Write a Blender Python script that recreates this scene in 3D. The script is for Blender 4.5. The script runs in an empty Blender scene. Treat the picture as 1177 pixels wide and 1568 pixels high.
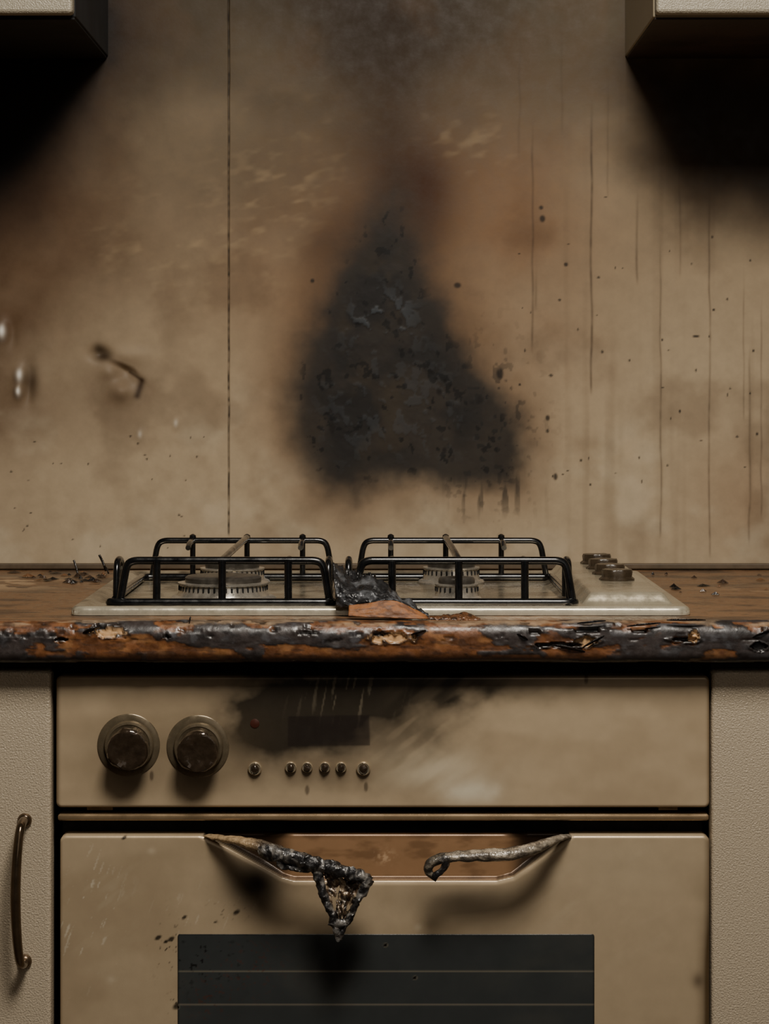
import bpy, bmesh, math, random
import numpy as np
from mathutils import Vector, noise as mnoise
random.seed(4)
rng = np.random.default_rng(7)
scene = bpy.context.scene

# ---------------------------------------------------------------- image coordinates to world positions
D, F, CH = 2.15, 4614.0, 1.108          # camera distance to cabinet fronts, focal, eye height
K = 1.2747                              # scale from reduced-size image coordinates to full-size image pixels
def PX(u, Y=0.0): return (u*K-750)*(D+Y)/F
def PZ(v, Y=0.0): return CH-(v*K-768)*(D+Y)/F
def UU(X, Y=0.0): return (X*F/(D+Y)+750)/K
def VV(Z, Y=0.0): return (768-(Z-CH)*F/(D+Y))/K
WALL = 0.595
CT = 0.903                               # counter top height

# ---------------------------------------------------------------- numpy helpers
def ss(a, b, x):
    t = np.clip((x-a)/(b-a), 0, 1)
    return t*t*(3-2*t)
def vnoise(x, y, seed=0):
    x = np.asarray(x, float); y = np.asarray(y, float)
    i = np.floor(x).astype(np.int64); j = np.floor(y).astype(np.int64)
    fx = x-i; fy = y-j
    fx = fx*fx*(3-2*fx); fy = fy*fy*(3-2*fy)
    def h(a, b):
        n = (a*374761393+b*668265263+seed*144269504) & 0xffffffff
        n = ((n ^ (n >> 13))*1274126177) & 0xffffffff
        n = ((n ^ (n >> 15))*974126177) & 0xffffffff
        return ((n ^ (n >> 16)) & 0xffff)/65535.0
    return (h(i, j)*(1-fx)+h(i+1, j)*fx)*(1-fy)+(h(i, j+1)*(1-fx)+h(i+1, j+1)*fx)*fy
def fbm(x, y, seed=0, oct=4):
    s = 0; a = 0.5; t = 0
    for o in range(oct):
        s = s+a*vnoise(x*2**o+o*17.3, y*2**o-o*9.1, seed+o*31); t += a; a *= 0.5
    return s/t
def sdf_poly(x, y, poly):
    n = len(poly); d = np.full(x.shape, 1e18); sgn = np.ones(x.shape)
    for i in range(n):
        ax, ay = poly[i]; bx, by = poly[i-1]
        ex, ey = bx-ax, by-ay; wx, wy = x-ax, y-ay
        t = np.clip((wx*ex+wy*ey)/(ex*ex+ey*ey+1e-12), 0, 1)
        d = np.minimum(d, (wx-ex*t)**2+(wy-ey*t)**2)
        c1 = y >= ay; c2 = y < by; c3 = ex*wy > ey*wx
        flip = (c1 & c2 & c3) | (~c1 & ~c2 & ~c3)
        sgn = np.where(flip, -sgn, sgn)
    return sgn*np.sqrt(d)
def seg_d(x, y, a, b):
    ex, ey = b[0]-a[0], b[1]-a[1]
    t = np.clip(((x-a[0])*ex+(y-a[1])*ey)/(ex*ex+ey*ey+1e-9), 0, 1)
    return np.sqrt((x-a[0]-ex*t)**2+(y-a[1]-ey*t)**2)
def gau(x, y, cx, cy, sx, sy): return np.exp(-((x-cx)/sx)**2-((y-cy)/sy)**2)
def lin(c):
    c = np.array(c, float)/255
    return np.where(c <= 0.04045, c/12.92, ((c+0.055)/1.055)**2.4)
def mix(col, tgt, m): return col*(1-m[..., None])+lin(tgt)*m[..., None]
def full(x, c): return np.ones(x.shape+(3,))*lin(c)

# ---------------------------------------------------------------- materials
def mat(name, color=None, attr=False, rough=0.5, metal=0.0, bump=0.0, bscale=400, var=0.15, vscale=60,
        spec=0.5, coat=0.0, stretch=None, rvar=0.1):
    m = bpy.data.materials.new(name); m.use_nodes = True
    nt = m.node_tree; N = nt.nodes; L = nt.links
    b = N['Principled BSDF']
    b.inputs['Metallic'].default_value = metal
    b.inputs['Specular IOR Level'].default_value = spec
    b.inputs['Coat Weight'].default_value = coat
    geo = N.new('ShaderNodeNewGeometry')
    mp = N.new('ShaderNodeMapping'); L.new(geo.outputs['Position'], mp.inputs['Vector'])
    if stretch: mp.inputs['Scale'].default_value = stretch
    n1 = N.new('ShaderNodeTexNoise'); n1.inputs['Scale'].default_value = vscale; n1.inputs['Detail'].default_value = 5
    n1.inputs['Roughness'].default_value = 0.65
    L.new(mp.outputs[0], n1.inputs['Vector'])
    mr = N.new('ShaderNodeMapRange'); mr.inputs['From Min'].default_value = 0.3; mr.inputs['From Max'].default_value = 0.7
    mr.inputs['To Min'].default_value = 1-var; mr.inputs['To Max'].default_value = 1+var
    L.new(n1.outputs['Fac'], mr.inputs['Value'])
    vm = N.new('ShaderNodeVectorMath'); vm.operation = 'SCALE'
    L.new(mr.outputs[0], vm.inputs['Scale'])
    if attr:
        a = N.new('ShaderNodeVertexColor'); a.layer_name = 'Col'; L.new(a.outputs['Color'], vm.inputs[0])
    else:
        vm.inputs[0].default_value = tuple(lin(color))
    L.new(vm.outputs[0], b.inputs['Base Color'])
    rr = N.new('ShaderNodeMapRange'); rr.inputs['From Min'].default_value = 0.3; rr.inputs['From Max'].default_value = 0.7
    rr.inputs['To Min'].default_value = max(rough-rvar, 0.02); rr.inputs['To Max'].default_value = min(rough+rvar, 1)
    L.new(n1.outputs['Fac'], rr.inputs['Value']); L.new(rr.outputs[0], b.inputs['Roughness'])
    if bump > 0:
        n2 = N.new('ShaderNodeTexNoise'); n2.inputs['Scale'].default_value = bscale; n2.inputs['Detail'].default_value = 2
        L.new(geo.outputs['Position'], n2.inputs['Vector'])
        bp = N.new('ShaderNodeBump'); bp.inputs['Strength'].default_value = bump; bp.inputs['Distance'].default_value = 0.001
        L.new(n2.outputs['Fac'], bp.inputs['Height']); L.new(bp.outputs[0], b.inputs['Normal'])
    return m
M_wall = mat('smoked_wall_paint', attr=True, rough=0.55, bump=0.07, bscale=220, var=0.07, vscale=60, spec=.22)
M_side = mat('plain_plaster', (130, 115, 95), rough=0.7, bump=0.2, var=0.12, vscale=6)
M_ceil = mat('ceiling_paint', (90, 80, 68), rough=0.8, var=0.2, vscale=4)
M_floor = mat('floor_vinyl', (70, 58, 46), rough=0.5, var=0.3, vscale=8)
M_counter = mat('burnt_laminate', attr=True, rough=0.38, bump=0.3, bscale=200, var=0.2, vscale=160, rvar=0.15)
M_oven = mat('champagne_enamel', attr=True, rough=0.33, metal=0.3, bump=0.03, bscale=900, var=0.03, vscale=60, rvar=.05)
M_door = mat('textured_cabinet_paint', (196, 181, 157), rough=0.34, metal=0.15, bump=0.9, bscale=650, var=0.14, vscale=500)
M_updoor = mat('textured_wall_cabinet_paint', (160, 152, 134), rough=0.36, metal=0.1, bump=0.9, bscale=650, var=0.14, vscale=500)
M_under = mat('dark_brown_carcass', (46, 31, 20), rough=0.6, var=0.4, vscale=12)  # dark brown for carcasses, plinths and the right cabinet's underside
M_under2 = mat('black_carcass', (8, 7, 7), rough=0.8, var=0.3, vscale=12)  # near-black side and underside of the left wall cabinet
M_black = mat('black_void', (6, 6, 6), rough=0.8)
M_iron = mat('cast_iron_enamel', (14, 15, 17), rough=0.22, bump=0.05, bscale=200, var=0.3, vscale=100, coat=0.3)
M_steel = mat('stained_steel', attr=True, rough=0.26, metal=0.5, bump=0.05, bscale=300, var=0.08, vscale=90)
M_burner = mat('burner_alloy', (192, 186, 174), rough=0.28, metal=0.7, bump=0.15, bscale=300, var=0.2, vscale=120)
M_cap = mat('burner_cap', (80, 76, 70), rough=0.35, metal=0.4, bump=0.15, bscale=300, var=0.3, vscale=120)
M_glass = mat('oven_glass', attr=True, rough=0.18, var=0.06, vscale=30, spec=0.5)
M_strip = mat('strip_metal', (164, 140, 108), rough=0.28, metal=0.6, var=0.15, vscale=30)
M_bronze = mat('bronze_handle', (104, 88, 70), rough=0.2, metal=0.85, var=0.25, vscale=60)
M_knob = mat('scorched_knob', (66, 54, 42), rough=0.18, metal=0.5, bump=0.6, bscale=150, var=0.3, vscale=120, coat=0.6)
M_ring = mat('knob_ring', (112, 100, 80), rough=0.26, metal=0.5, var=0.15, vscale=100)
M_chrome = mat('button_metal', (204, 190, 164), rough=0.18, metal=0.7, bump=0.3, bscale=400, var=0.3, vscale=300)
M_char = mat('char', attr=True, rough=0.34, bump=0.8, bscale=420, var=0.4, vscale=250, rvar=0.25, spec=0.8, metal=0.25)
M_core = mat('bare_chipboard', attr=True, rough=0.6, bump=0.4, bscale=300, var=0.2, vscale=150)
M_red = mat('indicator_red', (66, 34, 26), rough=0.3)
M_hobknob = mat('hob_knob_plastic', (60, 50, 38), rough=0.3, bump=0.3, var=0.3, vscale=120)

# ---------------------------------------------------------------- object helpers
def link(o, parent=None):
    scene.collection.objects.link(o)
    if parent: o.parent = parent
    return o
def empty(name, parent=None):
    e = bpy.data.objects.new(name, None); e.empty_display_size = 0.1
    return link(e, parent)
def mesh_np(name, P, faces, material, col=None, parent=None, smooth=True):
    me = bpy.data.meshes.new(name)
    P = np.asarray(P, np.float32).reshape(-1, 3); faces = np.asarray(faces, np.int32)
    nf, k = faces.shape
    me.vertices.add(len(P)); me.vertices.foreach_set('co', P.ravel())
    me.loops.add(nf*k); me.loops.foreach_set('vertex_index', faces.ravel())
    me.polygons.add(nf); me.polygons.foreach_set('loop_start', np.arange(0, nf*k, k, dtype=np.int32))
    me.polygons.foreach_set('loop_total', np.full(nf, k, np.int32))
    me.update(calc_edges=True)
    me.polygons.foreach_set('use_smooth', np.full(nf, smooth))
    if col is not None:
        c = np.ones((len(P), 4), np.float32); c[:, :3] = np.clip(np.asarray(col).reshape(-1, 3), 0, 1)
        a = me.color_attributes.new('Col', 'FLOAT_COLOR', 'POINT'); a.data.foreach_set('color', c.ravel())
    me.materials.append(material); me.validate()
    return link(bpy.data.objects.new(name, me), parent)
def grid_faces(nv, nu, flip=False):
    i = np.arange(nv-1)[:, None]*nu+np.arange(nu-1)[None, :]
    f = np.stack([i, i+1, i+nu+1, i+nu], -1).reshape(-1, 4)
    return f[:, ::-1] if flip else f
def lines(a, b, step, extra=()):
    n = max(2, int(round((b-a)/step))+1)
    return np.unique(np.round(np.concatenate([np.linspace(a, b, n), np.array(list(extra), float)]), 6))
EDGE = [0, 0.0003, 0.0007, 0.0012, 0.0018, 0.0025, 0.0035, 0.005]
def plate(name, u0, u1, v0, v1, us, vs, r, bev, base, thick, plane, colfn, material, parent, hfn=None):
    us = np.unique(np.round(np.concatenate([us, [u0+e for e in EDGE], [u1-e for e in EDGE]]), 6)); us = us[(us >= u0-1e-7) & (us <= u1+1e-7)]
    vs = np.unique(np.round(np.concatenate([vs, [v0+e for e in EDGE], [v1-e for e in EDGE]]), 6)); vs = vs[(vs >= v0-1e-7) & (vs <= v1+1e-7)]
    U, V = np.meshgrid(us, vs)
    cx = np.clip(U, u0+r, u1-r); cy = np.clip(V, v0+r, v1-r)
    dx, dy = U-cx, V-cy; dd = np.sqrt(dx*dx+dy*dy); incorner = (dx != 0) & (dy != 0)
    sc = np.where(incorner & (dd > r), r/np.maximum(dd, 1e-9), 1)
    U = cx+dx*sc; V = cy+dy*sc; dd = dd*sc
    edge = np.where(incorner, r-dd, np.minimum(np.minimum(U-u0, u1-U), np.minimum(V-v0, v1-V)))
    edge = np.clip(edge, 0, None)
    drop = np.where(edge < bev, bev-np.sqrt(np.clip(bev**2-(bev-edge)**2, 0, None)), 0)
    h = drop.copy()
    if hfn is not None: h = h+hfn(U, V)
    col = colfn(U, V)
    U = np.pad(U, 1, 'edge'); V = np.pad(V, 1, 'edge'); hp = np.pad(h, 1, constant_values=thick)
    col = np.pad(col, ((1, 1), (1, 1), (0, 0)), 'edge')
    if plane == 'XZ': P = np.stack([U, base+hp, V], -1); fl = False
    else: P = np.stack([U, V, base-hp], -1); fl = False
    return mesh_np(name, P, grid_faces(*U.shape, flip=fl), material, col, parent)
def box(name, x0, x1, y0, y1, z0, z1, material, parent=None, bev=0.002):
    bm = bmesh.new(); bmesh.ops.create_cube(bm, size=1)
    for v in bm.verts:
        v.co = Vector(((x0+x1)/2+v.co.x*(x1-x0), (y0+y1)/2+v.co.y*(y1-y0), (z0+z1)/2+v.co.z*(z1-z0)))
    if bev > 0: bmesh.ops.bevel(bm, geom=bm.edges[:], offset=bev, segments=3, affect='EDGES', profile=0.5)
    me = bpy.data.meshes.new(name); bm.to_mesh(me); bm.free(); me.materials.append(material)
    return link(bpy.data.objects.new(name, me), parent)
def chaikin(pts, it=2):
    pts = [np.array(p, float) for p in pts]
    for _ in range(it):
        q = [pts[0]]
        for a, b in zip(pts[:-1], pts[1:]): q += [a*0.75+b*0.25, a*0.25+b*0.75]
        q.append(pts[-1]); pts = q
    return pts
class Build:
    def __init__(s): s.v = []; s.f = []; s.c = []; s.n = 0
    def add(s, P, faces, col=(128, 128, 128)):
        P = np.asarray(P, float).reshape(-1, 3); s.v.append(P)
        col = np.asarray(col)
        if col.ndim == 1: col = np.ones((len(P), 3))*lin(col)
        s.c.append(col)
        for f in faces: s.f.append(tuple(int(i)+s.n for i in f))
        s.n += len(P)
    def tube(s, pts, r, seg=12, smooth=2, col=(128, 128, 128), rs=None, colfn=None, sub=None):
        arr = [list(p)+([r, (rs or r)] if len(p) == 3 else ([p[3]] if len(p) == 4 else [])) for p in pts]
        arr = np.array(chaikin(arr, smooth))
        if sub:
            out = []
            for a, b in zip(arr[:-1], arr[1:]):
                n = max(1, int(np.linalg.norm(b[:3]-a[:3])/sub))
                for k in range(n): out.append(a+(b-a)*k/n)
            out.append(arr[-1]); arr = np.array(out)
        P = arr[:, :3]; T = np.gradient(P, axis=0); T /= np.linalg.norm(T, axis=1)[:, None]+1e-12
        ref = np.array([0, 0, 1.0]) if abs(T[0][2]) < 0.9 else np.array([0, 1.0, 0])
        up = ref-T[0]*ref.dot(T[0]); up /= np.linalg.norm(up)
        V = []
        for i in range(len(P)):
            up = up-T[i]*up.dot(T[i]); up /= np.linalg.norm(up)+1e-12
            side = np.cross(T[i], up)
            for k in range(seg):
                a = 2*math.pi*k/seg
                V.append(P[i]+up*math.cos(a)*arr[i, 3]+side*math.sin(a)*arr[i, 4])
        n = len(P); faces = []
        for i in range(n-1):
            for k in range(seg):
                faces.append((i*seg+k, i*seg+(k+1) % seg, (i+1)*seg+(k+1) % seg, (i+1)*seg+k))
        V.append(P[0]); V.append(P[-1])
        for k in range(seg):
            faces.append((n*seg, (k+1) % seg, k)); faces.append((n*seg+1, (n-1)*seg+k, (n-1)*seg+(k+1) % seg))
        V = np.array(V)
        s.add(V, faces, colfn(V) if colfn else col)
    def lathe(s, prof, c, axis='Z', seg=48, col=(128, 128, 128), mod=None):
        V = []; faces = []
        for i, (r, h) in enumerate(prof):
            for k in range(seg):
                a = 2*math.pi*k/seg; rr = r*(mod(a, i) if mod else 1)
                x, y = math.cos(a)*rr, math.sin(a)*rr
                V.append((c[0]+x, c[1]+y, c[2]+h) if axis == 'Z' else (c[0]+x, c[1]-h, c[2]+y))
        n = len(prof)
        for i in range(n-1):
            for k in range(seg):
                faces.append((i*seg+k, i*seg+(k+1) % seg, (i+1)*seg+(k+1) % seg, (i+1)*seg+k))
        faces.append(tuple((n-1)*seg+k for k in range(seg)))
        s.add(V, faces, col)
    def make(s, name, material, parent=None, rough=0.0, rscale=100, smooth=True, angle=40):
        P = np.concatenate(s.v)
        if rough:
            for i in range(len(P)):
                q = Vector(P[i]*rscale)
                nv = mnoise.noise_vector(q)+mnoise.noise_vector(q*2.3)*0.5
                P[i] += np.array(nv)*rough
        me = bpy.data.meshes.new(name); me.from_pydata([tuple(p) for p in P], [], s.f)
        c = np.ones((len(P), 4), np.float32); c[:, :3] = np.concatenate(s.c)
        a = me.color_attributes.new('Col', 'FLOAT_COLOR', 'POINT'); a.data.foreach_set('color', c.ravel())
        bm = bmesh.new(); bm.from_mesh(me); bmesh.ops.recalc_face_normals(bm, faces=bm.faces)
        for f in bm.faces: f.smooth = smooth
        for e in bm.edges:
            if len(e.link_faces) == 2 and e.calc_face_angle(0) > math.radians(angle): e.smooth = False
        bm.to_mesh(me); bm.free(); me.materials.append(material)
        return link(bpy.data.objects.new(name, me), parent)

# ================================================================ ROOM
xs = np.concatenate([[-1.8, -1.4, -1.0, -0.8, -0.6, -0.5], np.arange(-0.47, 0.4701, 0.0014), [0.5, 0.6, 0.8, 1.0, 1.4, 1.8]])
drips = [(815, 200, 535, 1.8, .5), (905, 170, 600, 2.0, .7), (975, 300, 432, 2.0, .5), (1011, 380, 820, 1.6, .5),
         (1086, 300, 850, 1.6, .5), (1138, 420, 640, 1.4, .35), (1147, 540, 830, 1.8, .5), (1165, 470, 790, 1.4, .45),
         (820, 420, 470, 2.2, .5), (1040, 250, 420, 1.5, .3), (930, 120, 300, 1.6, .25), (795, 60, 240, 2, .25), (860, 40, 200, 2, .2)]
seam_u = 350
extra = []
for dd_ in drips:
    x0 = PX(dd_[0], WALL); extra += [x0-.002, x0-.001, x0, x0+.001, x0+.002]
x0 = PX(seam_u, WALL); extra += [x0-.0026, x0-.0016, x0-.0008, x0, x0+.0008, x0+.0016, x0+.0026]
xs = np.unique(np.round(np.concatenate([xs, extra]), 5))
zs = np.concatenate([[0, 0.3, 0.6, 0.8, 0.87], np.arange(0.895, 1.585, 0.0014), [1.6, 1.7, 1.9, 2.2, 2.6]])
X, Z = np.meshgrid(xs, zs)
U = UU(X, WALL); V = VV(Z, WALL)
wob = (fbm(U/60, V/60, 3)-.5)
n1 = fbm(U/90, V/90, 11, 5); n2 = fbm(U/25, V/25, 12, 4); n3 = fbm(U/8, V/8, 13, 3)
big = fbm(U/220, V/160, 14, 3)-.5
col = full(U, (180, 162, 134))
col = mix(col, (132, 113, 87), ss(760, 380, V+big*200)*.55)
col = mix(col, (58, 48, 34), ss(520, 0, V+wob*100+big*200)*ss(1080, 900, U+V*.4)*.94)
col = mix(col, (86, 77, 60), ss(440, -20, V+wob*100+big*160)*ss(700, 980, U+V*.3)*.85)
col = mix(col, (40, 28, 16), np.clip(gau(U, V, 585, -40, 150, 330)*0.95, 0, 1))
col = mix(col, (80, 54, 33), np.clip(gau(U, V, 40, 360, 210, 170)*1.0+gau(U, V, 80, 640, 160, 60)*.35+gau(U, V, 0, 500, 80, 300)*.5, 0, 1)*(0.65+0.35*n1))
col = mix(col, (118, 82, 52), np.clip(gau(U, V, 460, 470, 150, 220)*.45+gau(U, V, 800, 470, 130, 260)*.4+gau(U, V, 1120, 760, 80, 90)*.4+gau(U, V, 720, 320, 200, 130)*.5, 0, 1)*(.4+.9*n1))
col = mix(col, (90, 70, 50), ss(.52, .8, n1)*.35)
col = mix(col, (204, 192, 166), ss(.5, .8, fbm(U/75, V/60, 21, 4))*.35*ss(450, 800, V))
# wiping smears: soft short dabs rising to the right
a = math.radians(12)
ur, vr = U*math.cos(a)-V*math.sin(a), U*math.sin(a)+V*math.cos(a)
dab = fbm(ur/24, vr/11, 31, 2)
sm = ss(.48, 1.0, dab)
smr = np.clip(gau(U, V, 440, 310, 100, 120)+gau(U, V, 260, 380, 110, 80)+gau(U, V, 700, 220, 80, 45)+gau(U, V, 950, 710, 120, 50)*.5, 0, 1)
col = mix(col, (170, 148, 114), sm*smr*.38)
vst = fbm(U/14, V/330, 41, 2)
col = mix(col, (96, 78, 58), ss(.5, .95, vst)*ss(780, 920, U)*.24)
# brown halo round burn
burn = [(602, 285), (626, 318), (645, 365), (662, 415), (690, 465), (718, 525), (755, 580), (790, 635), (800, 685), (780, 735), (720, 745),
        (650, 738), (590, 745), (545, 768), (500, 760), (462, 712), (443, 650), (440, 590), (458, 530), (480, 470), (508, 405), (555, 335)]
s = sdf_poly(U, V, burn)
halo = ss(85, -5, s+(n1-.5)*50)
col = mix(col, (96, 66, 40), halo*.55)
col = mix(col, (66, 40, 22), np.clip(gau(U, V, 655, 310, 50, 75)*.8+gau(U, V, 620, 250, 70, 55)*.55+gau(U, V, 520, 350, 40, 50)*.4+gau(U, V, 478, 380, 30, 40)*.35, 0, 1))
col = mix(col, (40, 27, 17), np.clip(gau(U, V, 598, 200, 50, 120)*.5, 0, 1))
sb = s+(n1-.5)*40+(n2-.5)*18+(n3-.5)*5
softL = 28+12*ss(560, 440, U)+22*ss(470, 320, V)
core = ss(1, -1, sb/softL)
col = mix(col, (38, 36, 34), core*.94)
inner = ss(-10, -60, sb)
col = mix(col, (24, 25, 27), inner*ss(.35, .6, n1)*.65)
col = mix(col, (62, 53, 41), inner*ss(.50, .75, fbm(U/40+3, V/40, 51, 4))*.45)
fl = ss(.57, .63, fbm(U/13, V/14, 52, 4))*np.clip(gau(U, V, 585, 485, 50, 38)*1.2+gau(U, V, 600, 630, 150, 100)*.45, 0, 1)
col = mix(col, (70, 76, 82), np.clip(fl*inner, 0, 1)*.55)
crk = ss(.67, .71, fbm(U/14, V/16, 55, 4))*ss(0, -30, sb)
col = mix(col, (10, 10, 11), crk*.7)
spt = ss(.68, .74, fbm(U/9, V/11, 61, 2))*np.clip(gau(U, V, 740, 650, 75, 120), 0, 1)
col = mix(col, (30, 29, 28), spt*.8)
run = ss(.58, .70, fbm(U/9, V/70, 62, 2))*gau(U, V, 750, 755, 60, 30)
col = mix(col, (40, 38, 35), run*.8)
for u0, v0, v1, w, st in drips:
    du = U-(u0+(vnoise(V/40, V*0+u0, 71)-.5)*2.5)
    m = np.exp(-(du/w)**2)*ss(v0-30, v0+60, V)*ss(v1+10, v1-10, V)*(.6+.4*vnoise(V/12, V*0+u0, 72))
    col = mix(col, (56, 42, 30), m*st)
h = np.zeros(U.shape)
specks = [(830, 335, 4, 5), (828, 318, 3, 3), (866, 405, 3, 3), (850, 730, 3, 5), (672, 600, 4, 5), (735, 612, 5, 5), (765, 572, 5, 8), (478, 430, 3, 3),
          (838, 640, 3, 4), (700, 437, 5, 4), (508, 655, 4, 9), (680, 690, 3, 5), (838, 660, 2, 3), (1065, 515, 5, 2), (843, 575, 3, 2), (612, 492, 4, 6)]
for i in range(46):
    specks.append((rng.uniform(790, 1160), rng.uniform(300, 760), rng.uniform(.8, 2.2), rng.uniform(.8, 2.6)))
for i in range(30):
    specks.append((rng.uniform(10, 340), rng.uniform(660, 860), rng.uniform(.8, 2.0), rng.uniform(.8, 1.6)))
for cu, cv, a1, b1 in specks:
    m = ss(1.5, .6, np.sqrt(((U-cu)/a1)**2+((V-cv)/b1)**2))
    col = mix(col, (26, 22, 20), m*.85)
# soot and cast shadows of the wall cabinets, both painted into the wall colour
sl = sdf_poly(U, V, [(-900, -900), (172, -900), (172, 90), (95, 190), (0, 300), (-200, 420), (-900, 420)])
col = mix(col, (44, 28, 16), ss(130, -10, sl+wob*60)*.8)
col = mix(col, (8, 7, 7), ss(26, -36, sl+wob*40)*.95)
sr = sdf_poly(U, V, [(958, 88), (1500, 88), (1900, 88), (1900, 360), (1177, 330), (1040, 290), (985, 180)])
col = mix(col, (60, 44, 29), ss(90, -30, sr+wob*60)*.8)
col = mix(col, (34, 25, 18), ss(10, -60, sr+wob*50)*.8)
# seam
sd = np.abs(U-seam_u-(vnoise(V/30, V*0, 81)-.5)*1.0)
sf = ss(2.2, .7, sd)*ss(830, 810, V)
col = mix(col, (30, 24, 18), sf*(.3+.6*vnoise(V/6, V*0, 82)))
h += -0.0010*sf
h += (big)*.002
h += inner*(n2-.5)*-.0007+np.clip(fl*inner, 0, 1)*.0006
# heat-buckled blister in the panel
arcv = np.interp(U, [120, 135, 150, 165, 180, 205, 220, 240], [520, 528, 541, 550, 556, 566, 580, 600])
bel = V-arcv
dep = np.exp(-(((U-190)/20)**2))*ss(-5, 9, bel)*np.exp(-(np.clip(bel, 0, None)/34)**2)
h += -.009*dep+.008*gau(U, V, 186, 598, 17, 15)-.010*gau(U, V, 152, 542, 14, 10)+.004*gau(U, V, 170, 570, 16, 12)+.003*gau(U, V, 190, 545, 34, 12)
col = mix(col, (26, 17, 11), np.clip(gau(U, V, 157, 546, 15, 9)+gau(U, V, 150, 532, 7, 9)*.5, 0, 1)*.85)  # shadows in the creases and under the fold, painted into the colour
col = mix(col, (18, 12, 8), np.exp(-(seg_d(U, V, (198, 570), (217, 582))/2.4)**2)*.75)
col = mix(col, (24, 15, 10), np.exp(-(seg_d(U, V, (217, 584), (210, 606))/5.5)**2)*.85)
col = mix(col, (76, 52, 33), gau(U, V, 180, 585, 52, 46)*.5)
for cu, cv, r1 in [(31, 575, 9), (29, 600, 7), (4, 508, 10), (215, 665, 6), (270, 648, 6)]:
    h += (.007 if r1 > 6.5 else .0010)*gau(U, V, cu, cv, r1, r1*1.5)-.003*gau(U, V, cu+14, cv+3, 9, 22)*(r1 > 6.5)
    col = mix(col, (250, 246, 236), gau(U, V, cu-1, cv, r1*.5, r1*.9)*(.95 if r1 > 6.5 else .3))  # pale metal with its highlight painted on as near-white
col = mix(col, (50, 33, 20), gau(U, V, 47, 585, 12, 24)*.7)
inwin = (np.abs(X) < .47) & (Z > .895) & (Z < 1.585)
h = np.where(inwin, h, 0)
P = np.stack([X, WALL-h, Z], -1)
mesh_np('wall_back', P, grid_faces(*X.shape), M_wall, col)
box('floor', -1.8, 1.8, -3.4, WALL, -0.05, 0, M_floor, bev=0)
box('ceiling', -1.8, 1.8, -3.4, WALL+.05, 2.6, 2.65, M_ceil, bev=0)
box('wall_left', -1.86, -1.8, -3.4, WALL+.05, 0, 2.6, M_side, bev=0)
box('wall_right', 1.8, 1.86, -3.4, WALL+.05, 0, 2.6, M_side, bev=0)

# ================================================================ COUNTERTOP
counter = empty('countertop')
YF = -0.027; ZB = 0.866; R = 0.014
prof = []
for y in np.concatenate([np.arange(WALL-.001, 0.05, -.006), np.arange(.05, YF+R, -.0018)]): prof.append((y, CT, 0, 1))
for k in range(13):
    t = math.pi/2*k/12; prof.append((YF+R-R*math.sin(t), CT-R+R*math.cos(t), -math.sin(t), math.cos(t)))
for z in np.arange(CT-R-.001, ZB+.009, -.001): prof.append((YF, z, -1, 0))
for k in range(8):
    t = math.pi/2*k/7; prof.append((YF+.008-.008*math.cos(t), ZB+.008-.008*math.sin(t), -math.cos(t), -math.sin(t)))
prof.append((.04, ZB, 0, -1)); prof.append((WALL-.001, ZB, 0, -1))
prof = np.array(prof)
xs = np.concatenate([[-1.2, -1.0, -.8, -.6], np.arange(-.5, .5001, .0011), [.6, .8, 1.0, 1.2]])
X, Yp = np.meshgrid(xs, prof[:, 0]); Zp = np.repeat(prof[:, 1][:, None], len(xs), 1)
Ny = np.repeat(prof[:, 2][:, None], len(xs), 1); Nz = np.repeat(prof[:, 3][:, None], len(xs), 1)
arc = np.concatenate([[0], np.cumsum(np.hypot(np.diff(prof[:, 0]), np.diff(prof[:, 1])))])
i0 = int(np.argmin(np.abs(prof[:, 0]-(YF+R))+np.abs(prof[:, 1]-CT)))
A = (arc-arc[i0])*1000; A = np.repeat(A[:, None], len(xs), 1)
Xm = X*1000
b1 = fbm(Xm/38, A/12, 101, 5); b2 = fbm(Xm/9, A/6, 102, 4); b3 = fbm(Xm/60, A/30, 103, 4)
top = full(X, (122, 90, 62))
top = mix(top, (58, 45, 35), ss(.45, .7, b3)*.7)
top = mix(top, (28, 23, 20), ss(.58, .72, b2)*.35)
top = mix(top, (184, 154, 118), ss(.48, .56, fbm(Xm/30+4, A/24, 107, 3))*np.clip(gau(Xm, A, -420, -440, 70, 60)+gau(Xm, A, -400, -360, 60, 40)*.5+gau(Xm, A, 420, -330, 80, 60)*.4, 0, 1))
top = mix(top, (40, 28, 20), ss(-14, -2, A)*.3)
nose = full(X, (122, 78, 46))
nose = mix(nose, (74, 47, 30), ss(.40, .62, b2)*.65)
rightness = ss(120, 330, Xm)
leftness = ss(-330, -450, Xm)
mid = np.exp(-((A-17)/9)**2)
low = ss(23, 31, A)*(1-rightness)
m = ss(.485, .525, b1+.075*rightness+.055*mid-.06*low-.01-.03*leftness+.02*gau(Xm, A, 0, 17, 160, 12))
nose = mix(nose, (52, 51, 52), m*.93)
nose = mix(nose, (25, 23, 23), m*ss(.5, .7, fbm(Xm/20, A/8, 108, 3))*.7)
nose = mix(nose, (92, 92, 96), m*ss(.56, .75, b2)*.45)
edge_m = np.clip(m*(1-m)*4, 0, 1)
nose = mix(nose, (44, 28, 19), edge_m*.7)
nose = mix(nose, (166, 118, 74), (1-m)*ss(.55, .75, fbm(Xm/18, A/8, 109, 3))*.45)
strip_ = ss(-1, 3, A+b2*4-2)*ss(12, 8, A+(b2-.5)*9)
nose = mix(nose, (152, 130, 105), strip_*.75*ss(.40, .54, fbm(Xm/26, A/5, 110, 3)))
nose = mix(nose, (40, 32, 28), ss(.58, .66, fbm(Xm/16, A/3, 111, 3))*.5)
nose = mix(nose, (26, 20, 16), ss(33, 42, A)*.7)
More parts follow.
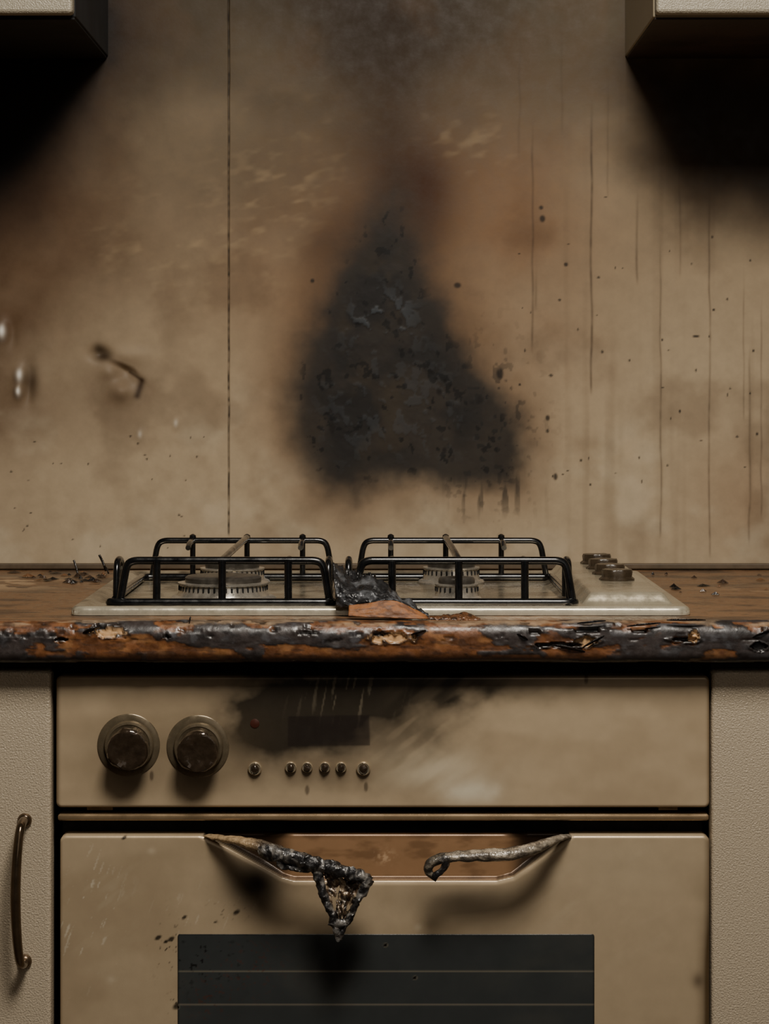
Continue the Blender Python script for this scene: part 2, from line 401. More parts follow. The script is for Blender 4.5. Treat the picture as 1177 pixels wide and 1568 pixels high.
w = ss(-4, 3, A+(b2-.5)*6)
col = top*(1-w[..., None])+nose*w[..., None]
disp = (b1-.5)*.0010*w+(b2-.5)*.0004*w+m*.0005*w
disp += (fbm(Xm/12, A/12, 112, 3)-.5)*.0006*(1-w)
chips = [(166, 978, 24, 8, 1), (152, 968, 12, 4, 0), (600, 988, 34, 8, 1), (585, 980, 14, 4, 0), (893, 993, 18, 8, 1), (850, 998, 36, 3.5, 0), (905, 975, 26, 3, 0),
         (820, 978, 12, 3, 0), (1045, 990, 22, 3.5, 0), (1062, 985, 8, 7, 1), (1160, 1000, 16, 6, 0), (1172, 972, 9, 3, 0), (470, 980, 16, 3, 0), (95, 990, 10, 2.5, 0),
         (255, 985, 8, 2.5, 0), (980, 975, 14, 2.5, 0)]
uu = UU(X, YF); vv = 948+A*1.72
for cu, cv, a1, b1_, pale in chips:
    q = np.sqrt(((uu-cu)/a1)**2+((vv-cv)/b1_)**2)+(fbm(Xm/7, A/5, 120+int(cu), 3)-.5)*1.3
    hole = ss(1.05, .9, q)
    rim = ss(1.4, 1.1, q)*(1-hole)
    disp += -.0036*hole+.0012*rim
    col = mix(col, (34, 29, 26), rim*.85)
    col = mix(col, (208, 168, 122) if pale else (18, 15, 13), hole*.95)
    sh = ss(1.15, .8, q)*ss(.65, 1.0, q)
    col = mix(col, (24, 18, 14), sh*.5*hole)
tear = ss(.70, .73, fbm(Xm/14, A/4, 131, 3))*ss(-2, 3, A)*ss(30, 20, A)
disp += -.0014*tear; col = mix(col, (26, 22, 20), tear*.7)
disp = np.where(np.abs(X) < .5, disp, 0)
P = np.stack([X, Yp+Ny*disp, Zp+Nz*disp], -1)
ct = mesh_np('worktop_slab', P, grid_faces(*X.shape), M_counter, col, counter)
box('trim_1', -1.2, 1.2, WALL-.006, WALL-.0005, CT+.0012, CT+.008, mat('seal_trim', (92, 78, 60), rough=.5, var=.3, vscale=40), bev=.0015)

# ================================================================ WALL CABINETS
def wall_cabinet(name, x0, x1, under, side):
    e = empty(name); yf = 0.286; z0 = 1.498; z1 = 2.2
    box('carcass', x0, x1, yf+.021, WALL-.001, z0+.001, z1, side, e, .0015)
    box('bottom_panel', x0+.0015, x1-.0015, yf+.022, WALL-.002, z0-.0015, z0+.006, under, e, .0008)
    w = x1-x0; n = 2 if w > .5 else 1
    for i in range(n):
        a_ = x0+w*i/n+.001; b_ = x0+w*(i+1)/n-.001
        box('door_leaf_%d' % (i+1), a_, b_, yf, yf+.0195, z0+.002, z1, M_updoor, e, .004)
    return e
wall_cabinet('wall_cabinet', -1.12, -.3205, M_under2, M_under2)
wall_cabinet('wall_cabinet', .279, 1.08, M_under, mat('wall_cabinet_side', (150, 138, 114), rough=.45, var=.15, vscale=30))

# ================================================================ BASE CABINETS
def bow_handle(parent, x, zt, zb):
    b = Build()
    b.tube([(x, .001, zt, .0042), (x, -.012, zt+.001, .0040), (x-.001, -.024, zt-.004, .0040), (x-.003, -.029, zt-.03, .0044), (x-.004, -.031, (zt+zb)/2, .0048),
            (x-.003, -.029, zb+.03, .0044), (x-.001, -.024, zb+.004, .0040), (x, -.012, zb-.001, .0040), (x, .001, zb, .0042)], .004, seg=16, smooth=3)
    for z in (zt, zb):
        b.lathe([(.0065, -.001), (.0065, .002), (.005, .004), (.003, .005)], (x, 0, z), 'Y', 24)
    b.make('bow_handle', M_bronze, parent)
def base_cabinet(name, x0, x1, handle):
    e = empty(name)
    box('carcass', x0+.002, x1-.002, .022, WALL-.003, .10, ZB-.002, M_under, e, .001)
    box('plinth', x0+.002, x1-.002, .06, .078, .001, .10, M_under, e, .001)
    zt = PZ(1027, 0)
    plate('door_leaf', x0, x1, .11, zt, lines(x0, x1, .01), lines(.11, zt, .01), .006, .0035, 0, .020, 'XZ',
          lambda u, v: full(u, (176, 160, 130)), M_door, e)
    if handle: bow_handle(e, PX(38, 0), PZ(1256, 0), PZ(1472, 0))
    return e
base_cabinet('base_cabinet', PX(78, 0)-.40, PX(78, 0), True)
base_cabinet('base_cabinet', PX(1089, 0), PX(1089, 0)+.40, False)

# ================================================================ OVEN
oven = empty('oven')
ox0, ox1 = PX(83, 0), PX(1087.5, 0)
box('oven_body', ox0+.004, ox1-.004, .022, .56, .12, ZB-.003, M_black, oven, .002)  # near-black colour supplies the shade in the gaps around the oven front
def ucol_panel(Xg, Zg):
    u = UU(Xg); v = VV(Zg)
    c = full(u, (206, 184, 151))
    c = mix(c, (164, 142, 112), ss(.45, .75, fbm(u/110, v/60, 201, 3))*.3)
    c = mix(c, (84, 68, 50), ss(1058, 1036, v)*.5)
    wn = (fbm(u/30, v/24, 207, 4)-.5)
    u_, v_ = u+wn*50, v+wn*30
    soot = np.clip(gau(u_, v_, 415, 1090, 75, 60)*.85+gau(u_, v_, 510, 1098, 90, 52)*.98+gau(u_, v_, 620, 1068, 90, 42)*.95+gau(u_, v_, 730, 1050, 120, 26)*.6
                   + gau(u_, v_, 375, 1130, 60, 55)*.5+gau(u_, v_, 560, 1045, 200, 20)*.5+gau(u_, v_, 490, 1150, 100, 26)*.35, 0, 1)
    wr, wv = u*.80-v*.60, u*.60+v*.80
    wipe = fbm(wr/80, wv/30, 203, 2)
    fine = fbm(wr/60, wv/12, 206, 2)
    rt = ss(570, 680, u)
    soot2 = soot*(1-.3*ss(.4, .8, wipe)*rt)*(1-.15*ss(.4, .8, fine)*rt)
    c = mix(c, (28, 25, 22), np.clip(soot2, 0, 1)*.95)
    c = mix(c, (56, 49, 38), np.clip(gau(u_, v_, 630, 1120, 70, 50)*.65*(1-.3*ss(.4, .7, fine))+gau(u_, v_, 500, 1190, 130, 30)*.35, 0, 1))
    c = mix(c, (236, 222, 192), np.clip(gau(u, v, 670, 1180, 72, 28), 0, 1)*ss(.25, .7, wipe*.6+fine*.4)*.7)
    c = mix(c, (248, 238, 212), gau(u_, v, 718, 1212, 36, 16)*.8)
    sc = ss(.70, .78, fbm((u*.98+v*.2)/5, (v*.98-u*.2)/70, 204, 2))*gau(u, v, 530, 1065, 60, 35)
    c = mix(c, (150, 138, 116), sc*.6)
    m = ss(1, -1, sdf_poly(u, v, [(441, 1097), (565, 1095), (566, 1142), (440, 1143)]))
    c = mix(c, (40, 33, 31), m*.7)
    for k in (200, 305):
        c = mix(c, (108, 92, 68), gau(u, v, k, 1150, 80, 62)*.5)
        c = mix(c, (50, 39, 27), gau(u, v, k, 1196, 38, 22)*.45)  # shadow cast below each knob, painted into the panel colour
    for k in (390, 445, 470, 497, 522, 556):
        c = mix(c, (80, 64, 44), gau(u, v, k, 1184, 12, 16)*.5)
    for k, l in [(897, 1040), (232, 1188), (560, 1205), (470, 1210)]:
        c = mix(c, (40, 28, 18), ss(1.4, .7, np.sqrt(((u-k)/3)**2+((v-l)/7)**2))*.6)
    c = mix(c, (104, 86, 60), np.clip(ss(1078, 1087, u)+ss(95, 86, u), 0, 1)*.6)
    return c
px0, px1, pz0, pz1 = PX(85.5), PX(1086), PZ(1237), PZ(1035)
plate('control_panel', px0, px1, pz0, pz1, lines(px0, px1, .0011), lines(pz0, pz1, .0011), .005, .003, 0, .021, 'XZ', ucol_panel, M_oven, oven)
box('trim_strip', PX(88), PX(1085), .001, .02, PZ(1257.5), PZ(1247.5), M_strip, oven, .002)
box('vent_slot', PX(130), PX(170), .0135, .0215, PZ(1245), PZ(1238.5), M_strip, oven, .0005)
box('vent_slot_right', PX(1010), PX(1040), .0135, .0215, PZ(1245), PZ(1238.5), M_strip, oven, .0005)
dx0, dx1, dz1, dz0 = PX(91.5), PX(1086), PZ(1279.5), .20
rec = [(312, 1240), (312, 1280), (350, 1298), (400, 1325), (432, 1343), (450, 1348), (760, 1348), (785, 1342), (830, 1312), (872, 1280), (872, 1240)]
def rec_s(Xg, Zg):
    return sdf_poly(UU(Xg), VV(Zg), rec)
def door_h(Xg, Zg):
    s_ = rec_s(Xg, Zg); u = UU(Xg)
    return (.009+.008*np.clip(ss(450, 400, u)+ss(770, 815, u), 0, 1))*ss(1.2, -2.2, s_)+.0012*ss(8, 0, s_)*(s_ > 0)
def door_c(Xg, Zg):
    u = UU(Xg); v = VV(Zg); s_ = rec_s(Xg, Zg)
    c = full(u, (198, 177, 145))
    c = mix(c, (158, 137, 107), ss(.45, .75, fbm(u/110, v/80, 221, 3))*.35)
    c = mix(c, (212, 194, 162), gau(u, v, 960, 1330, 110, 60)*.4)
    sm_ = ss(.55, .8, fbm((u*.8-v*.6)/70, (u*.6+v*.8)/16, 222, 3))
    c = mix(c, (216, 200, 170), sm_*np.clip(gau(u, v, 920, 1380, 120, 80)+gau(u, v, 140, 1380, 60, 80), 0, 1)*.3)
    c = mix(c, (28, 21, 15), np.clip(gau(u, v, 395, 1352, 52, 48)*1.0+gau(u, v, 705, 1380, 75, 24)*.6+gau(u, v, 515, 1430, 40, 40)*.5, 0, 1))  # handle's shadow painted on the door, mixed with soot
    sc = ss(.76, .83, fbm((u*.94+v*.34)/3.5, (v*.94-u*.34)/26, 223, 2))*np.clip(gau(u, v, 130, 1400, 45, 90)+gau(u, v, 300, 1400, 60, 40)*.4, 0, 1)
    c = mix(c, (240, 230, 206), sc*.8)
    for cu, cv in [(232, 1303), (170, 1500), (640, 1420)]:
        c = mix(c, (226, 210, 180), gau(u, v, cu, cv, 6, 5)*.5)
    c = mix(c, (96, 78, 54), np.clip(ss(1060, 1086, u)*ss(1330, 1500, v)*.8+ss(1074, 1085, u)*.5, 0, 1))
    c = mix(c, (60, 42, 26), gau(u, v, 1068, 1502, 10, 12)*.6)
    spk = ss(.78, .82, fbm((u-v)/9, (u+v)/4, 224, 2))*np.clip(gau(u, v, 258, 1450, 22, 40)+gau(u, v, 350, 1395, 30, 14)*.6+gau(u, v, 270, 1540, 16, 16), 0, 1)
    c = mix(c, (30, 22, 18), spk)
    for cu, cv, a_ in [(362, 1397, 4), (282, 1405, 3), (272, 1540, 6), (190, 1283, 3), (242, 1436, 4), (330, 1412, 2), (262, 1438, 4), (254, 1442, 3)]:
        c = mix(c, (26, 20, 16), ss(1.5, .7, np.sqrt(((u-cu-(cv-v)*.6)/a_)**2+((v-cv)/(a_*.9))**2))*.9)
    inn = ss(1.5, -1.5, s_)
    ib = full(u, (170, 132, 96))
    ib = mix(ib, (116, 86, 60), ss(.45, .7, fbm(u/40, v/16, 225, 4))*.6)
    ib = mix(ib, (32, 23, 16), np.clip(ss(1290, 1279, v)*.6+ss(450, 415, u)+ss(770, 805, u), 0, 1)*.9)  # shade at the recess top and slanted ends, put into the colour
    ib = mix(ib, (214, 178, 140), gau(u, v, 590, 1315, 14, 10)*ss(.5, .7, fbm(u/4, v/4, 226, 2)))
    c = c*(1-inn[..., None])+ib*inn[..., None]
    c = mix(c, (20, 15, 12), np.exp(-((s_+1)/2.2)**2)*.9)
    return c
zl = np.unique(np.concatenate([lines(PZ(1365), dz1, .0009), lines(.52, PZ(1365), .0014), lines(dz0, .52, .02)]))
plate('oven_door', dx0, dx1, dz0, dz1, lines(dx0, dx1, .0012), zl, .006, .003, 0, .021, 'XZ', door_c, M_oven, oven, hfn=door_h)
box('lower_drawer', dx0, dx1, 0, .021, .11, .196, mat('drawer_enamel', (178, 162, 134), rough=.4, metal=.2, var=.1), oven, .003)
gx0, gx1, gz0, gz1 = PX(272), PX(909.5), .29, PZ(1430)
def glass_c(Xg, Zg):
    u = UU(Xg); v = VV(Zg)
    c = full(u, (54, 57, 57))
    c = mix(c, (70, 70, 66), ss(.45, .75, fbm(u/120, v/60, 241, 4))*.35)
    c = mix(c, (12, 12, 13), gau(u, v, 515, 1470, 45, 40)*.6)
    for lv in (1487, 1538, 1589, 1640): c = mix(c, (130, 122, 106), ss(1.5, .5, np.abs(v-lv))*.55)
    sp = ss(.70, .76, fbm((u+v)/8, (u-v)/5, 242, 2))*np.clip(gau(u, v, 380, 1480, 55, 40)+gau(u, v, 320, 1530, 30, 30), 0, 1)
    c = mix(c, (80, 46, 34), sp*.5)
    sp = ss(.74, .8, fbm(u/7, v/7, 243, 2))*np.clip(gau(u, v, 310, 1470, 60, 40), 0, 1)
    c = mix(c, (14, 12, 12), sp*.9)
    c = mix(c, (20, 20, 20), np.clip(ss(276, 272, u)+ss(906, 909, u)+ss(1433, 1430, v), 0, 1)*.6)
    for cu, cv in [(635, 1497), (590, 1447), (272, 1542)]:
        c = mix(c, (120, 112, 96), ss(4.5, 3, np.hypot(u-cu, v-cv))*.4); c = mix(c, (16, 14, 12), ss(3, 2, np.hypot(u-cu, v-cv)))
    return c
zl = np.unique(np.concatenate([lines(PZ(1660), gz1, .0009), lines(gz0, PZ(1660), .02)]))
plate('door_glass', gx0, gx1, gz0, gz1, lines(gx0, gx1, .0014), zl, .0025, .0006, -.0012, .003, 'XZ', glass_c, M_glass, oven)

def melt(a, i): return 1+.03*math.sin(3*a+i)+.015*math.sin(5*a+2*i)
b = Build(); b2_ = Build()
for ku, kv in ((197, 1141), (303, 1143)):
    c = (PX(ku), 0, PZ(kv))
    b2_.lathe([(.0285, -.001), (.0285, .0008), (.0278, .0014), (.022, .0015)], c, 'Y', 64)
for ku, kv in ((199, 1143), (305, 1146)):
    c = (PX(ku-1), 0, PZ(kv-2))
    b2_.lathe([(.0225, 0), (.0225, .004), (.0215, .0055), (.0195, .006), (.0180, .005)], c, 'Y', 64)
    c2 = (PX(ku), -.002, PZ(kv))
    b.lathe([(.0165, 0), (.0180, .004), (.0188, .012), (.0188, .019), (.0184, .0215), (.0174, .0235), (.0156, .0240), (.012, .0232), (.006, .0228), (.001, .0228)], c2, 'Y', 64, mod=melt)
b2_.make('knob_bezels', M_ring, oven)
b.make('control_knobs', M_knob, oven, rough=.0007, rscale=120)
b = Build(); b3 = Build()
for ku, r_ in ((390, .0062), (445, .0052), (470, .0050), (497, .0050), (522, .0050), (556, .0064)):
    kv = 1177 if r_ > .006 else 1175
    c = (PX(ku), 0, PZ(kv))
    b.lathe([(r_, -.001), (r_, .002), (r_*.86, .0032), (r_*.70, .0024)], c, 'Y', 32)
    b3.lathe([(r_*.62, .0), (r_*.64, .0035), (r_*.5, .005), (r_*.2, .0054)], (c[0], c[1], c[2]), 'Y', 32, mod=melt)
b.make('button_bezels', M_chrome, oven); b3.make('push_buttons', M_knob, oven, rough=.0003, rscale=300)
b = Build(); b.lathe([(.0042, -.0005), (.0042, .0004), (.003, .0008)], (PX(390), 0, PZ(1108)), 'Y', 24); b.make('indicator_light', M_red, oven)

# melted door handle
def q(u, v, y): return [PX(u, y), y, PZ(v, y)]
def ccol(V):
    c = full(V[:, 0], (36, 35, 36)); n = fbm(V[:, 0]*240+9, V[:, 2]*240, 301, 3)
    c = mix(c, (150, 146, 140), ss(.52, .68, n)*.7); return c
def gcol(V):
    u = UU(V[:, 0]); c = full(V[:, 0], (156, 146, 130)); n = fbm(V[:, 0]*160, V[:, 2]*300, 302, 3)
    c = mix(c, (62, 54, 46), ss(.42, .62, n)*.8); c = mix(c, (40, 38, 38), ss(735, 670, u)*.75*ss(.25, .5, n)+0*u); return c
def lcol(V):
    u = UU(V[:, 0]); c = full(V[:, 0], (180, 154, 118)); c = mix(c, (46, 36, 28), ss(370, 410, u)); return c
b = Build()
b.tube([q(316, 1280, .002)+[.0015, .004], q(345, 1284, -.014)+[.003, .006], q(375, 1290, -.026)+[.0042, .008], q(405, 1298, -.033)+[.0062, .009], q(428, 1306, -.036)+[.006, .008]], .004, seg=20, smooth=2, sub=.002, colfn=lcol)
b.tube([q(870, 1280, .002)+[.0015, .004], q(845, 1287, -.016)+[.0035, .006], q(815, 1300, -.030)+[.005, .008], q(780, 1309, -.037)+[.0058, .008], q(730, 1310, -.039)+[.0052, .008],
        q(690, 1312, -.040)+[.0045, .007], q(662, 1318, -.040)+[.0050, .006], q(654, 1328, -.040)+[.0042, .005], q(656, 1338, -.039)+[.0036, .004], q(668, 1346, -.038)+[.0022, .003]], .004, seg=20, smooth=2, sub=.002, colfn=gcol)
b.tube([q(675, 1312, -.042)+[.005, .005], q(684, 1322, -.042)+[.004, .004], q(676, 1334, -.041)+[.003, .003], q(664, 1342, -.040)+[.003, .003]], .003, seg=14, sub=.0015, colfn=ccol)
b.make('handle_stubs', M_char, oven, rough=.0010, rscale=120)
b = Build()
b.tube([q(398, 1300, -.036)+[.005, .006], q(415, 1306, -.040)+[.0070, .008], q(445, 1312, -.043)+[.0068, .007], q(480, 1322, -.044)+[.0062, .007], q(515, 1332, -.044)+[.0060, .006],
        q(545, 1340, -.044)+[.0058, .005], q(568, 1347, -.043)+[.0035, .004]], .006, seg=22, smooth=2, sub=.0013, colfn=ccol)
b.tube([q(425, 1322, -.042)+[.003, .003], q(450, 1330, -.043)+[.0036, .003], q(480, 1330, -.044)+[.003, .003]], .003, seg=14, smooth=2, sub=.0013, colfn=ccol)
b.tube([q(480, 1325, -.044)+[.005, .005], q(488, 1342, -.045)+[.0045, .004], q(494, 1368, -.046)+[.0034, .004], q(505, 1395, -.046)+[.0034, .004], q(514, 1420, -.045)+[.0036, .004], q(517, 1441, -.044)+[.0018, .002]], .004, seg=18, smooth=2, sub=.0013, colfn=ccol)
b.tube([q(566, 1345, -.044)+[.0045, .004], q(556, 1362, -.045)+[.0046, .004], q(545, 1382, -.046)+[.0030, .003], q(538, 1402, -.046)+[.0032, .004], q(526, 1420, -.045)+[.0030, .003], q(518, 1438, -.044)+[.0018, .002]], .004, seg=18, smooth=2, sub=.0013, colfn=ccol)
b.tube([q(505, 1412, -.045)+[.003, .003], q(515, 1416, -.046)+[.005, .004], q(532, 1412, -.045)+[.003, .003]], .004, seg=14, sub=.0013, colfn=ccol)
b.make('charred_handle', M_char, oven, rough=.0020, rscale=170)
ts = np.linspace(0, 1, 60); sp_ = np.linspace(0, 1, 44)
S, T = np.meshgrid(sp_, ts)
uu_ = (482+T*34)*(1-S)+(560-T*40)*S; vv_ = 1332+T*96+S*8*(1-T)
yy_ = -.043+(fbm(S*6, T*8, 311, 3)-.5)*.012
wcol = full(S, (80, 62, 46)); wcol = mix(wcol, (176, 156, 128), ss(.5, .62, fbm(S*9, T*11, 312, 3))*.8); wcol = mix(wcol, (24, 22, 22), ss(.5, .6, fbm(S*12, T*12, 313, 3))*.8)
hole = fbm(S*7, T*7, 314, 2)
Pw = np.stack([(uu_*K-750)*(D+yy_)/F, yy_, CH-(vv_*K-768)*(D+yy_)/F], -1)
fc = grid_faces(*S.shape); keep = hole.ravel()[fc[:, 0]] < .66
mesh_np('melted_web', Pw, fc[keep], M_char, wcol, oven)

# ================================================================ GAS HOB
hob = empty('gas_hob')
HT = CT+.0085
hx0, hx1, hy0, hy1 = PX(107, .03), PX(1058, .03), .028, .478
def hob_c(Xg, Yg):
    xm, ym = Xg*1000, Yg*1000
    c = full(Xg, (172, 163, 142))
    c = mix(c, (110, 94, 72), ss(.42, .65, fbm(xm/50, ym/50, 401, 4))*.6)
    c = mix(c, (50, 39, 29), ss(.52, .72, fbm(xm/22, ym/30, 402, 4))*.6*ss(190, 170, xm))
    c = mix(c, (40, 30, 22), gau(xm, ym, -40, 60, 60, 30)*.5)
    c = mix(c, (196, 186, 162), ss(190, 200, xm)*.5)
    c = mix(c, (214, 206, 184), ss(37, 31, ym)*.8)
    return c
def hob_h(Xg, Yg):
    e_ = np.minimum(np.minimum(Xg-hx0, hx1-Xg), np.minimum(Yg-hy0, hy1-Yg))
    hh = .0035*ss(.012, .020, e_)*ss(hx1-.105, hx1-.115, Xg)
    cs = np.minimum(np.minimum(Xg-.182, .270-Xg), np.minimum(Yg-.048, .465-Yg))
    return hh-.011*ss(0, .012, cs)
plate('hob_plate', hx0, hx1, hy0, hy1, lines(hx0, hx1, .002), lines(hy0, hy1, .002), .012, .005, HT, .0080, 'XY', hob_c, M_steel, hob, hfn=hob_h)
Z0 = HT-.004
def burner(cx, cy, r, hgt):
    b = Build()
    b.lathe([(r*1.18, -.0005), (r*1.18, .002), (r*1.12, .004), (r*1.02, .005), (r*.98, hgt*.35), (r*.96, hgt*.62), (r*1.0, hgt*.66), (r*1.0, hgt*.72), (r*.9, hgt*.74)], (cx, cy, Z0), 'Z', 96)
    b.make('burner_ring', M_burner, hob, angle=35)
    n = int(44*r/.04); tb = Build()
    for k in range(n):
        a_ = 2*math.pi*k/n; x, y = cx+math.cos(a_)*r*.965, cy+math.sin(a_)*r*.965
        tb.tube([(x, y, Z0+hgt*.42), (x, y, Z0+hgt*.60)], .0011, seg=6, smooth=0)
    tb.make('burner_slots', M_black, hob)
    b = Build(); b.lathe([(r*.80, hgt*.68), (r*.84, hgt*.78), (r*.84, hgt*.92), (r*.79, hgt*.99), (r*.5, hgt*1.02), (r*.01, hgt*1.03)], (cx, cy, Z0), 'Z', 64)
    b.make('burner_cap', M_cap, hob)
burner(PX(340, .13), .145, .044, .024)
burner(PX(699, .13), .135, .021, .023)
burner(PX(357, .36), .345, .034, .023)
burner(PX(690, .36), .345, .030, .024)
def grate(x0, x1, fronts, backs):
    b = Build(); r = .0032; zl_, zt_ = Z0+.0050, .9515; yf, yb = .058, .365
    def arch(y, a0, a1, r_):
        b.tube([(a0, y, zl_), (a0+.003, y, zl_+.018), (a0+.006, y, zt_-.004), (a0+.012, y, zt_), (a0+.024, y, zt_), (a0+.05, y, zt_), (a1-.05, y, zt_), (a1-.024, y, zt_), (a1-.012, y, zt_), (a1-.006, y, zt_-.004), (a1-.003, y, zl_+.018), (a1, y, zl_)], r_, seg=14, smooth=2)
    b.tube([(x0+.02, yf, zl_), (x0+.004, yf, zl_), (x0, yf+.004, zl_), (x0, yf+.02, zl_), (x0, yb-.02, zl_), (x0, yb, zl_), (x0+.02, yb, zl_), (x1-.02, yb, zl_), (x1, yb, zl_), (x1, yb-.02, zl_), (x1, yf+.02, zl_), (x1, yf+.004, zl_), (x1-.004, yf, zl_), (x1-.02, yf, zl_), (x0+.02, yf, zl_)], .0042, seg=14, smooth=2)
    arch(yf+.004, x0+.010, x1-.002, .0038)
    arch(yb, x0+.010, x1-.006, r)
    for xx in (x0+.004, x1-.004):
        b.tube([(xx, yf+.025, zl_), (xx, yf+.028, zt_-.01), (xx, yf+.036, zt_-.002), (xx, yf+.06, zt_-.002), (xx, yf+.07, zt_-.008), (xx, yf+.072, zl_)], r, seg=12)
    for i, fx in enumerate(fronts):
        y_ = yf+.001
        b.tube([(fx, y_, zl_), (fx, y_, zt_)], .0036, seg=12, smooth=0)
        bx = backs[i]
        b.tube([(bx, yb, zl_), (bx, yb, zt_+.004)], .0030, seg=12, smooth=0)
        b.lathe([(.0028, 0), (.0036, .002), (.0034, .0045), (.001, .006)], (bx, yb, zt_+.001), 'Z', 16)
        if i == 1:
            b.tube([(fx, yf+.004, zt_), (fx, yf+.02, zt_+.001), (bx, yb, zt_+.003)], .0034, seg=12, smooth=1)
        else:
            b.tube([(fx, yf+.004, zt_), (fx, yf+.035, zt_), (fx, yf+.05, zt_-.004)], .0030, seg=12, smooth=1)
            b.tube([(bx, yb, zt_), (bx, yb-.045, zt_), (bx, yb-.06, zt_-.004)], .0028, seg=12, smooth=1)
    b.make('pan_support', M_iron, hob)
fy = .06; by = .365
grate(PX(167, fy), PX(508, fy), [PX(240, fy), PX(340, fy), PX(441, fy)], [PX(295, by), PX(378, by), PX(463, by)])
grate(PX(526, fy), PX(880, fy), [PX(600, fy), PX(702, fy), PX(803, fy)], [PX(598, by), PX(682, by), PX(767, by)])
b = Build()
for i, y in enumerate((.20, .275, .35, .425)):
    b.lathe([(.0175, 0), (.0178, .002), (.0150, .004), (.0155, .009), (.0145, .0112), (.005, .0116)], (.231, y, HT+.0105), 'Z', 40, mod=lambda a_, k: 1+.03*math.sin(9*a_))
b.make('hob_knobs', M_hobknob, hob, rough=.0005, rscale=90)

# ================================================================ PEELED LAMINATE
def loft(name, toppts, botpts, c1, c2, seed, amp=.004, n=70, m=26, parent=None, mat_=M_char, bulge=.006):
    def rs(p, n):
        p = np.array(chaikin(p, 1)); d = np.concatenate([[0], np.cumsum(np.linalg.norm(np.diff(p, axis=0), axis=1))]); t = np.linspace(0, d[-1], n)
        return np.stack([np.interp(t, d, p[:, k]) for k in range(3)], -1)
    A_ = rs([q(*p) for p in toppts], n); B_ = rs([q(*p) for p in botpts], n)
    T = np.linspace(0, 1, m)[:, None, None]
    P = A_[None]*(1-T)+B_[None]*T
    u = np.linspace(0, 1, n)[None, :]*np.ones((m, 1)); t = T[:, :, 0]*np.ones((1, n))
    nn = fbm(u*12, t*6, seed, 4)-.5
    P[..., 1] += nn*amp-bulge*np.sin(t*math.pi)
    P[..., 2] += (fbm(u*14, t*5, seed+5, 4)-.5)*amp*1.2*(1-t*.6)
    c = full(u, c1); c = mix(c, c2, ss(.5, .65, fbm(u*10, t*5, seed+9, 3))*.8)
    o = mesh_np(name, P, grid_faces(m, n), mat_, c, parent)
    md = o.modifiers.new('thickness', 'SOLIDIFY'); md.thickness = .0012; md.offset = 1
    return o
pl = counter
loft('char_curl', [(511, 858, .035), (520, 864, .045), (536, 888, .05), (560, 882, .045), (590, 896, .04), (606, 912, .03), (628, 921, .02), (655, 940, .006)],
     [(514, 930, .02), (528, 930, .012), (560, 924, .005), (600, 919, 0), (630, 932, -.002), (656, 945, -.004)], (40, 40, 42), (104, 106, 110), 501, amp=.009, parent=pl, bulge=.009)
loft('char_curl_inner', [(513, 866, .05), (530, 874, .06), (556, 876, .06), (575, 884, .055)], [(516, 905, .04), (530, 915, .035), (556, 915, .03), (580, 915, .03)], (18, 18, 19), (50, 50, 52), 541, amp=.010, parent=pl)
loft('brown_core', [(534, 927, -.006), (560, 924, -.008), (600, 917, -.008), (630, 930, -.008), (656, 944, -.008)], [(533, 943, -.014), (560, 945, -.016), (600, 946, -.016), (630, 947, -.016), (654, 947, -.014)],
     (146, 94, 52), (92, 58, 34), 521, amp=.001, parent=pl, bulge=.001, mat_=M_core)
loft('small_tear', [(655, 943, -.004), (690, 941, -.002), (712, 935, .004), (722, 940, .002), (734, 946, -.004)], [(652, 948, -.012), (680, 950, -.012), (700, 950, -.012), (718, 950, -.012), (735, 949, -.010)],
     (112, 74, 46), (40, 30, 24), 531, amp=.002, parent=pl, bulge=.002)

# ================================================================ DEBRIS
b = Build()
def stick(u0, v0, u1, v1, y, r):
    b.tube([q(u0, v0, y), q((u0+u1)/2+1, (v0+v1)/2, y-.004), q(u1, v1, y-.008)], r, seg=8, smooth=1, col=(26, 20, 16))
stick(113, 858, 120, 886, .50, .0012); stick(152, 850, 162, 874, .53, .0014); stick(160, 866, 166, 878, .52, .001)
for i in range(60):
    left = i < 44
    x = rng.normal(PX(125, .45), .035) if left else rng.uniform(.30, .44)
    y = rng.uniform(.38, .56) if left else rng.uniform(.2, .55)
    if x > -.29 and left: continue
    if not left and x < .30: continue
    s_ = rng.uniform(.0015, .0055); n = 7; base = []
    for k in range(n):
        a_ = 2*math.pi*k/n; rr = s_*rng.uniform(.6, 1.2); base.append((x+rr*math.cos(a_)*1.5, y+rr*math.sin(a_), CT+.0008))
    topc = (x, y, CT+rng.uniform(.0015, .005))
    b.add(base+[topc], [(k, (k+1) % n, n) for k in range(n)], random.choice([(24, 20, 18), (60, 44, 32), (120, 84, 54)]))
b.make('charred_debris', M_char, counter, smooth=False)
b = Build()
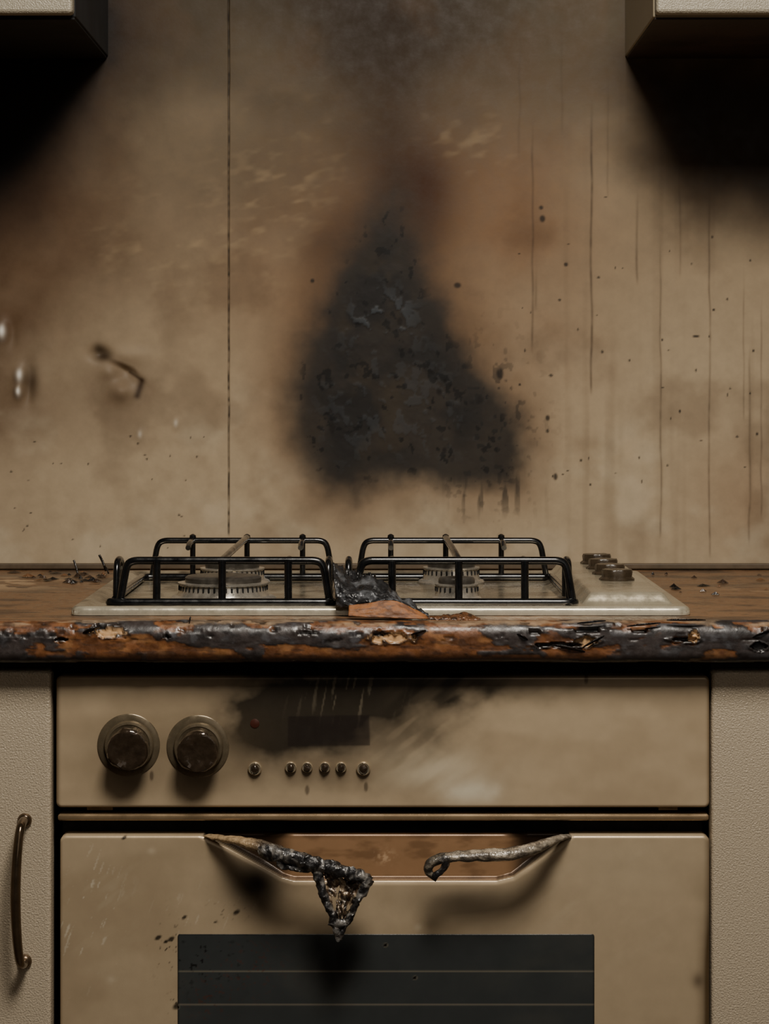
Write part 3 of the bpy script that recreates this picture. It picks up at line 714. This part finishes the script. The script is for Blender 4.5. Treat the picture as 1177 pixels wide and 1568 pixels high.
for u0, v0, ln, ht, ang in [(140, 964, 14, 6, .3), (290, 950, 5, 8, 1.3), (800, 975, 10, 5, -.5), (905, 952, 22, 3, .1), (985, 956, 26, 3, .1), (870, 992, 26, 5, -.2),
                            (1050, 949, 30, 3, 0), (1165, 970, 16, 4, .4), (640, 968, 12, 3, .3), (908, 982, 20, 4, .5)]:
    P = []
    for k in range(9):
        t = k/8; wv = math.sin(t*math.pi)**.6*ht*.5
        uu1 = u0+math.cos(ang)*ln*(t-.5)*2; vv1 = v0-math.sin(ang)*ln*(t-.5)*2
        P.append(q(uu1, vv1-wv, YF-.0045*math.sin(t*math.pi))); P.append(q(uu1, vv1+wv*.6, YF+.0005))
    b.add(P, [(2*k, 2*k+1, 2*k+3, 2*k+2) for k in range(8)], (34, 30, 30))
o = b.make('edge_slivers', M_char, pl); md = o.modifiers.new('t', 'SOLIDIFY'); md.thickness = .0008

# ================================================================ LIGHT
def area(name, loc, target, size, power, color, spread=180):
    l = bpy.data.lights.new(name, 'AREA'); l.energy = power; l.size = size; l.color = color; l.spread = math.radians(spread)
    o = link(bpy.data.objects.new(name, l)); o.location = loc
    o.rotation_euler = (Vector(target)-Vector(loc)).to_track_quat('-Z', 'Y').to_euler(); return o
area('ceiling_work_light', (.14, -1.0, 2.25), (.03, .0, .70), .50, 33, (1.0, .92, .81))
area('room_fill_light', (.7, -2.9, 1.7), (0, 0, .8), 1.6, 4, (1.0, .92, .82))
w = bpy.data.worlds.new('dim_room'); scene.world = w; w.use_nodes = True
w.node_tree.nodes['Background'].inputs[0].default_value = (1, .92, .82, 1); w.node_tree.nodes['Background'].inputs[1].default_value = .015

# ================================================================ CAMERA
cam = bpy.data.cameras.new('camera'); co = link(bpy.data.objects.new('camera', cam))
cam.sensor_fit = 'AUTO'; cam.sensor_width = 36; cam.lens = F/1999*36; cam.shift_y = -231.5/1999
co.location = (0, -D, CH); co.rotation_euler = (math.pi/2, 0, 0); cam.clip_start = .05
scene.camera = co
